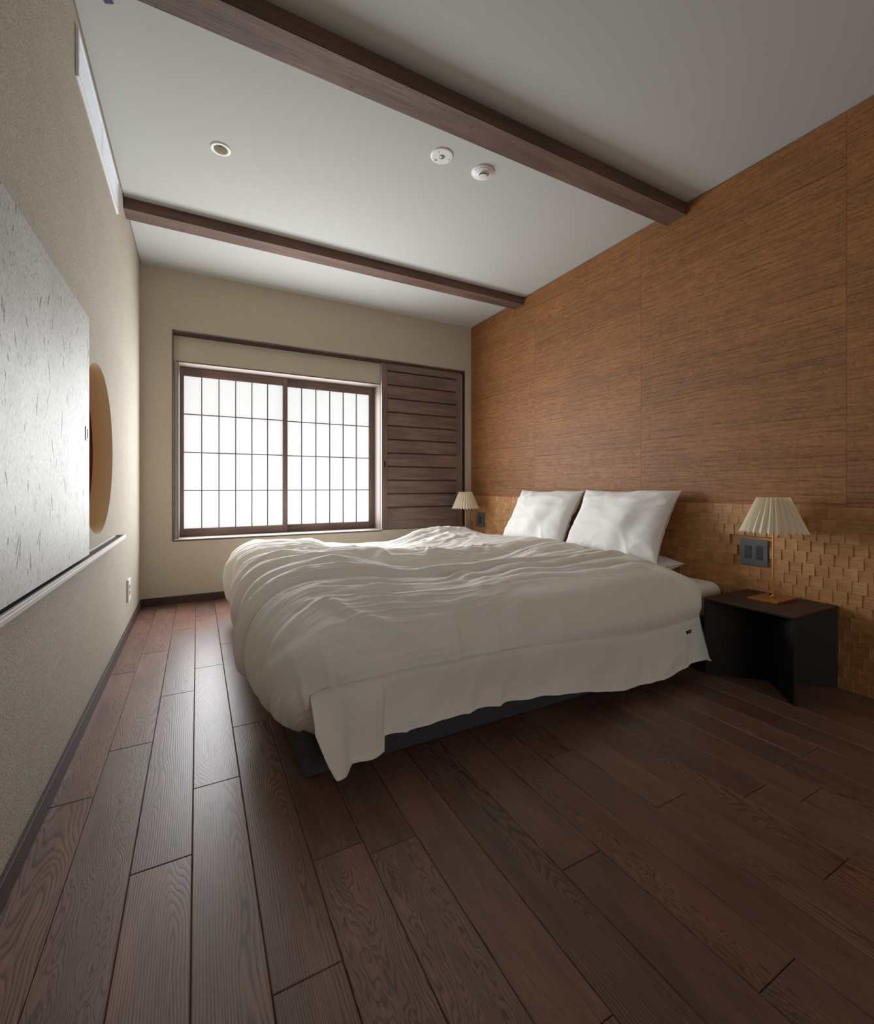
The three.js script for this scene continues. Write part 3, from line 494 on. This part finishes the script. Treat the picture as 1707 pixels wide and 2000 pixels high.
{
  const inv = p => [p[0] - 1.5, p[1] - 0.385, p[2] - 1.55];
  const g = grid(DU, DV, (u, v, i, j) => inv(duvetGrid[j * (DU + 1) + i]), (u, v) => [u * LX, v * LZ]);
  put('quilted_body', g, M.duvet, duvet);
  // border sewn on along the near side
  const seamY = curve1([[0.60, 0.255], [0.655, 0.272], [0.70, 0.294], [0.78, 0.308], [0.83, 0.312], [1.25, 0.318], [1.7, 0.294], [2.1, 0.262], [2.36, 0.272], [2.56, 0.285]]);
  const hemY = curve1([[0.655, 0.20], [0.69, 0.11], [0.715, 0.068], [0.735, 0.074], [0.752, 0.110], [0.80, 0.110], [0.853, 0.109], [0.858, 0.145], [1.05, 0.150], [1.32, 0.142], [1.63, 0.112], [1.80, 0.074], [1.95, 0.062], [2.18, 0.062], [2.33, 0.085], [2.42, 0.082], [2.50, 0.060]]);
  const seam = []; // where the body crosses the height of the seam on its near side
  for (let i = 0; i <= DU; i++) for (let j = DV; j > DV * 0.6; j--) { const p = duvetGrid[j * (DU + 1) + i], q = duvetGrid[(j - 1) * (DU + 1) + i]; if (p[1] <= seamY(p[0]) && q[1] > seamY(q[0])) { seam.push([p[0], p[2]]); break; } }
  seam.sort((a, b) => a[0] - b[0]);
  const seamZ = x => { let z = 0, n = 0; for (const s of seam) { const w = Math.exp(-Math.pow((s[0] - x) / 0.012, 2)); z += w * s[1]; n += w; } return n > 1e-6 ? z / n : 2.62; };
  const X0 = 0.655, X1 = 2.50, NX = 300, NY = 40, sz = []; for (let i = 0; i <= NX; i++) sz.push(seamZ(mix(X0, X1, i / NX)));
  const sheetPoint = (u, v, back) => {
    const x = mix(X0, X1, u), y0 = seamY(x), y1 = hemY(x), y = mix(y0, y1, v), z0 = sz[Math.round(u * NX)];
    const wave = 0.014 * sNoise(x * 4.2, v * 0.5, 2) + 0.012 * (1 - 2.2 * Math.abs(sNoise(x * 8 + v * 0.4, v * 0.7 + 5, 2))) + 0.0015 * sNoise(x * 18, y * 60, 2);
    const fold = (0.034 * ridge((x - 0.81) / 0.04) + 0.018 * ridge((x - 0.69) / 0.03)) * v + 0.012 * (x < 0.856 ? smooth(0.70, 0.76, x) : 0) * smooth(0, 0.3, v);
    const out = 0.004 + smooth(0, 0.12, v) * 0.004 + (0.022 + wave * 1.2) * v + fold + 0.004 * smooth(0.95, 0.97, v);
    return [x + 0.012 * v * sNoise(x * 3, 2), y + 0.002 * sNoise(x * 8, 7) * v, mix(z0, 2.63, smooth(0, 0.8, v)) + out * (1 - 0.3 * smooth(2.3, 2.5, x)) - (back ? 0.0012 : 0)];
  };
  put('border', grid(NX, NY, (u, v) => inv(sheetPoint(u, v)), (u, v) => [u * 1.8, v * 0.27]), M.duvet, duvet);
  const tube = []; for (let i = 0; i <= NX; i += 2) { const p = sheetPoint(i / NX, 0); tube.push(new THREE.Vector3(...inv([p[0], p[1] + 0.001, p[2] + 0.0005 + 0.003 * sNoise(i * 0.7, 3)]))); }
  put('seam', new THREE.TubeGeometry(new THREE.CatmullRomCurve3(tube), 300, 0.0024, 6), M.duvet, duvet);
  // small black label on the border
  const lt = tex(64, 32, (u, v) => { const on = (v > 0.42 && v < 0.62 && ((u > 0.3 && u < 0.42) || (u > 0.46 && u < 0.54) || (u > 0.58 && u < 0.76))); return on ? [190, 188, 184] : [20, 19, 20]; });
  const lp = (u, v) => { const x = mix(2.312, 2.350, u), vv = mix(0.30, 0.225, v), uu = (x - X0) / (X1 - X0), p = sheetPoint(uu, vv); return inv([p[0], p[1], p[2] + 0.0022]); };
  const lab = put('care_label', grid(6, 3, lp, (u, v) => [u, 1 - v]), std({ map: lt, roughness: 0.7, side: THREE.DoubleSide }), duvet); lab.userData.label = 'tiny black woven label';
}
// pillows
function pillowGeo(w, h, t, sd) {
  const f = (side) => grid(64, 48, (u, v) => {
    const a = 2 * u - 1, b = 2 * v - 1, ea = Math.pow(Math.max(0, 1 - Math.pow(Math.abs(a), 2.6)), 0.55), eb = Math.pow(Math.max(0, 1 - Math.pow(Math.abs(b), 2.6)), 0.55);
    const pin = 1 - 0.085 * (1 - b * b) * Math.pow(Math.abs(a), 2), pib = 1 - 0.075 * (1 - a * a) * Math.pow(Math.abs(b), 2);
    const wr = 0.006 * (1 - 2.2 * Math.abs(sNoise(a * 1.6 + sd, b * 2.4 + side * 9, 2))) + 0.010 * sNoise(a * 1.1 + sd * 3, b * 1.1 + side, 2);
    const fold = side > 0 ? 0.016 * ridge((a - 0.22 - 0.20 * b - 0.1 * sNoise(b * 1.5, sd)) / 0.30) - 0.012 * ridge((a - 0.52 - 0.22 * b - 0.08 * sNoise(b * 2, sd)) / 0.16) * smooth(-0.9, 0.3, -b) + 0.009 * ridge((a - 0.35 + 0.25 * b + 0.1 * sd % 0.1) / 0.05) * smooth(0.1, 0.9, -b) : 0;
    const cr = (1 - ea * eb) * 0.007 * (1 - 2 * Math.abs(sNoise(Math.atan2(b, a) * 3.5 + sd, 4 + side, 2))) * Math.min(1, 3 * ea * eb);
    return [a * w / 2 * pin, b * h / 2 * pib, side * (t / 2 * ea * eb + (wr + cr + fold) * Math.min(1, 2.5 * ea * eb) + 0.001)];
  }, (u, v) => [u * w, v * h]);
  const A = f(1), B = f(-1); { const I = B.index.array; for (let i = 0; i < I.length; i += 3) { const q = I[i]; I[i] = I[i + 1]; I[i + 1] = q; } B.computeVertexNormals(); }
  return merge([A, B]);
}
function pillow(label, w, h, t, sd, pos, tilt, roll, yaw = 0) {
  const m = put('pillow', pillowGeo(w, h, t, sd), M.pillow); m.rotation.order = 'YXZ';
  m.rotation.set(-tilt, -Math.PI / 2 + yaw, roll); m.position.set(...pos);                   // faces the foot of the bed (-x)
  m.userData = { label, category: 'pillow', group: 'white bed pillows' }; return m;
}
pillow('white pillow leaning on the panelled wall, the farther one beside the small far lamp', 0.69, 0.46, 0.17, 1.3, [2.68, 0.650, 1.245], 0.50, 0.0, 0.0);
pillow('large white pillow leaning on the panelled wall, nearest the front bedside table', 0.71, 0.46, 0.17, 7.7, [2.672, 0.657, 1.97], 0.50, 0.0, 0.0);
pillow('flat white pillow lying under the nearer leaning pillow, only its corner showing', 0.72, 0.46, 0.09, 4.1, [2.59, 0.425, 1.965], Math.PI / 2 - 0.05, 0.0, 0.06);

// ---------------------------------------------------------------- bedside tables and lamps
function bedside(name, label, x, z) {
  const t = thing(name, label, 'bedside table', [x, 0, z]), s = 0.185, h = 0.36;
  put('table_top', box(-s, s, h - 0.012, h, -s, s, 0.003, 'z'), M.tableTop, t);
  const d = s - 0.003, L = d * Math.SQRT2 * 2;
  for (const a of [Math.PI / 4, -Math.PI / 4]) { const g = box(-L / 2, L / 2, 0, h - 0.012, -0.006, 0.006, 0.002); g.rotateY(a); put('leg_panel', g, M.black, t); }
  for (const [x0, x1, z0, z1] of [[-s, s, s - 0.008, s], [-s, -s + 0.008, -s, s]]) put('apron', box(x0, x1, h - 0.012 - 0.0, h - 0.011, z0, z1, 0), M.black, t);
  return t;
}
bedside('bedside_table', 'black bedside table with crossed panel legs by the near side of the bed', 2.6595, 2.818);
bedside('bedside_table', 'black bedside table in the far corner behind the bed, under the far lamp', 2.645, 0.225);
function lamp(label, x, z, spin) {
  const t = thing('table_lamp', label, 'table lamp', [x, 0.36, z], 0);
  put('base_plate', box(-0.085, 0.085, 0, 0.010, -0.06, 0.06, 0.0015), M.brass, t);
  put('stem', lathe([[0.0, 0.010], [0.012, 0.010], [0.012, 0.016], [0.0045, 0.018], [0.0045, 0.36], [0.0, 0.36]], 20).translate(0.01, 0, 0), M.brass, t);
  put('socket', lathe([[0.0, 0.355], [0.013, 0.357], [0.013, 0.40], [0, 0.40]], 20).translate(0.01, 0, 0), M.black, t);
  put('bulb', lathe([[0.0095, 0.40], [0.018, 0.415], [0.022, 0.43], [0.018, 0.446], [0, 0.455]], 20).translate(0.01, 0, 0), M.bulb, t);
  const N = 27, ring = (k, rad, y) => { const a = k / (2 * N) * Math.PI * 2 + spin; return [0.01 + rad * Math.cos(a), y, rad * Math.sin(a)]; };
  const P = [], U = []; const quad = (A, B, C, D) => { P.push(...A, ...B, ...C, ...A, ...C, ...D); for (let i = 0; i < 6; i++) U.push(0.5, 0.5); };
  const R = k => (k % 2 ? 0.1185 : 0.1335), r = k => (k % 2 ? 0.054 : 0.0630), yb = k => (k % 2 ? 0.3185 : 0.3065), yt = k => (k % 2 ? 0.4685 : 0.4715);
  for (let k = 0; k < 2 * N; k++) quad(ring(k, R(k), yb(k)), ring(k, r(k), yt(k)), ring(k + 1, r(k + 1), yt(k + 1)), ring(k + 1, R(k + 1), yb(k + 1)));
  const g = new THREE.BufferGeometry(); g.setAttribute('position', new THREE.Float32BufferAttribute(P, 3)); g.setAttribute('uv', new THREE.Float32BufferAttribute(U, 2)); g.computeVertexNormals();
  put('lamp_shade', g, M.shade, t);
  put('shade_carrier', merge([lathe([[0.013, 0.398], [0.02, 0.399], [0.02, 0.402], [0.013, 0.403]], 20).translate(0.01, 0, 0), ...[0, 2.1, 4.2].map(a => { const q = box(0.015, 0.086, 0.399, 0.401, -0.001, 0.001, 0); q.rotateY(a); return q.translate(0.01, 0, 0); })]), M.brass, t);
  const sw = put('switch', merge([box(0.030, 0.044, 0.010, 0.020, -0.028, -0.020, 0.002), box(0.040, 0.062, 0.015, 0.019, -0.026, -0.022, 0.001)]), M.black, t); sw.userData.label = 'small black switch';
  return t;
}
lamp('brass table lamp with a cream pleated shade on the near bedside table', 2.705, 2.810, 0.02);
lamp('brass table lamp with a cream pleated shade in the far corner beside the shutter', 2.64, 0.215, 0.35);
// switch plates in the tiled wainscot
{
  const t = thing('switch_plate', 'grey two-gang switch and socket plate recessed in the wooden wall beside the near lamp', 'switch plate', [W, 0.48, 2.6]);
  put('plate', box(-0.008, 0.002, 0.004, 0.134, 0, 0.126, 0.0015), M.grey, t);
  put('rocker', box(-0.0105, -0.007, 0.036, 0.102, 0.022, 0.052, 0.001), M.greyDark, t);
  put('socket', box(-0.0098, -0.007, 0.034, 0.104, 0.074, 0.104, 0.001), M.greyDark, t);
  for (const [y, z] of [[0.085, 0.084], [0.085, 0.094], [0.062, 0.084], [0.062, 0.094]]) put('slot', box(-0.0104, -0.0094, y - 0.006, y + 0.006, z - 0.0014, z + 0.0014, 0), M.plasticDark, t);
  put('port', box(-0.0104, -0.0094, 0.040, 0.045, 0.080, 0.098, 0), M.plasticDark, t);
  const u = thing('switch_plate', 'dark switch plate in the wooden wall by the far lamp', 'switch plate', [W, 0.485, 0.125]);
  put('plate', box(-0.008, 0.002, 0, 0.135, 0, 0.122, 0.0015), M.grey, u); put('rocker', box(-0.0105, -0.007, 0.032, 0.10, 0.04, 0.082, 0.001), M.greyDark, u);
}
renderer.render(scene, camera);
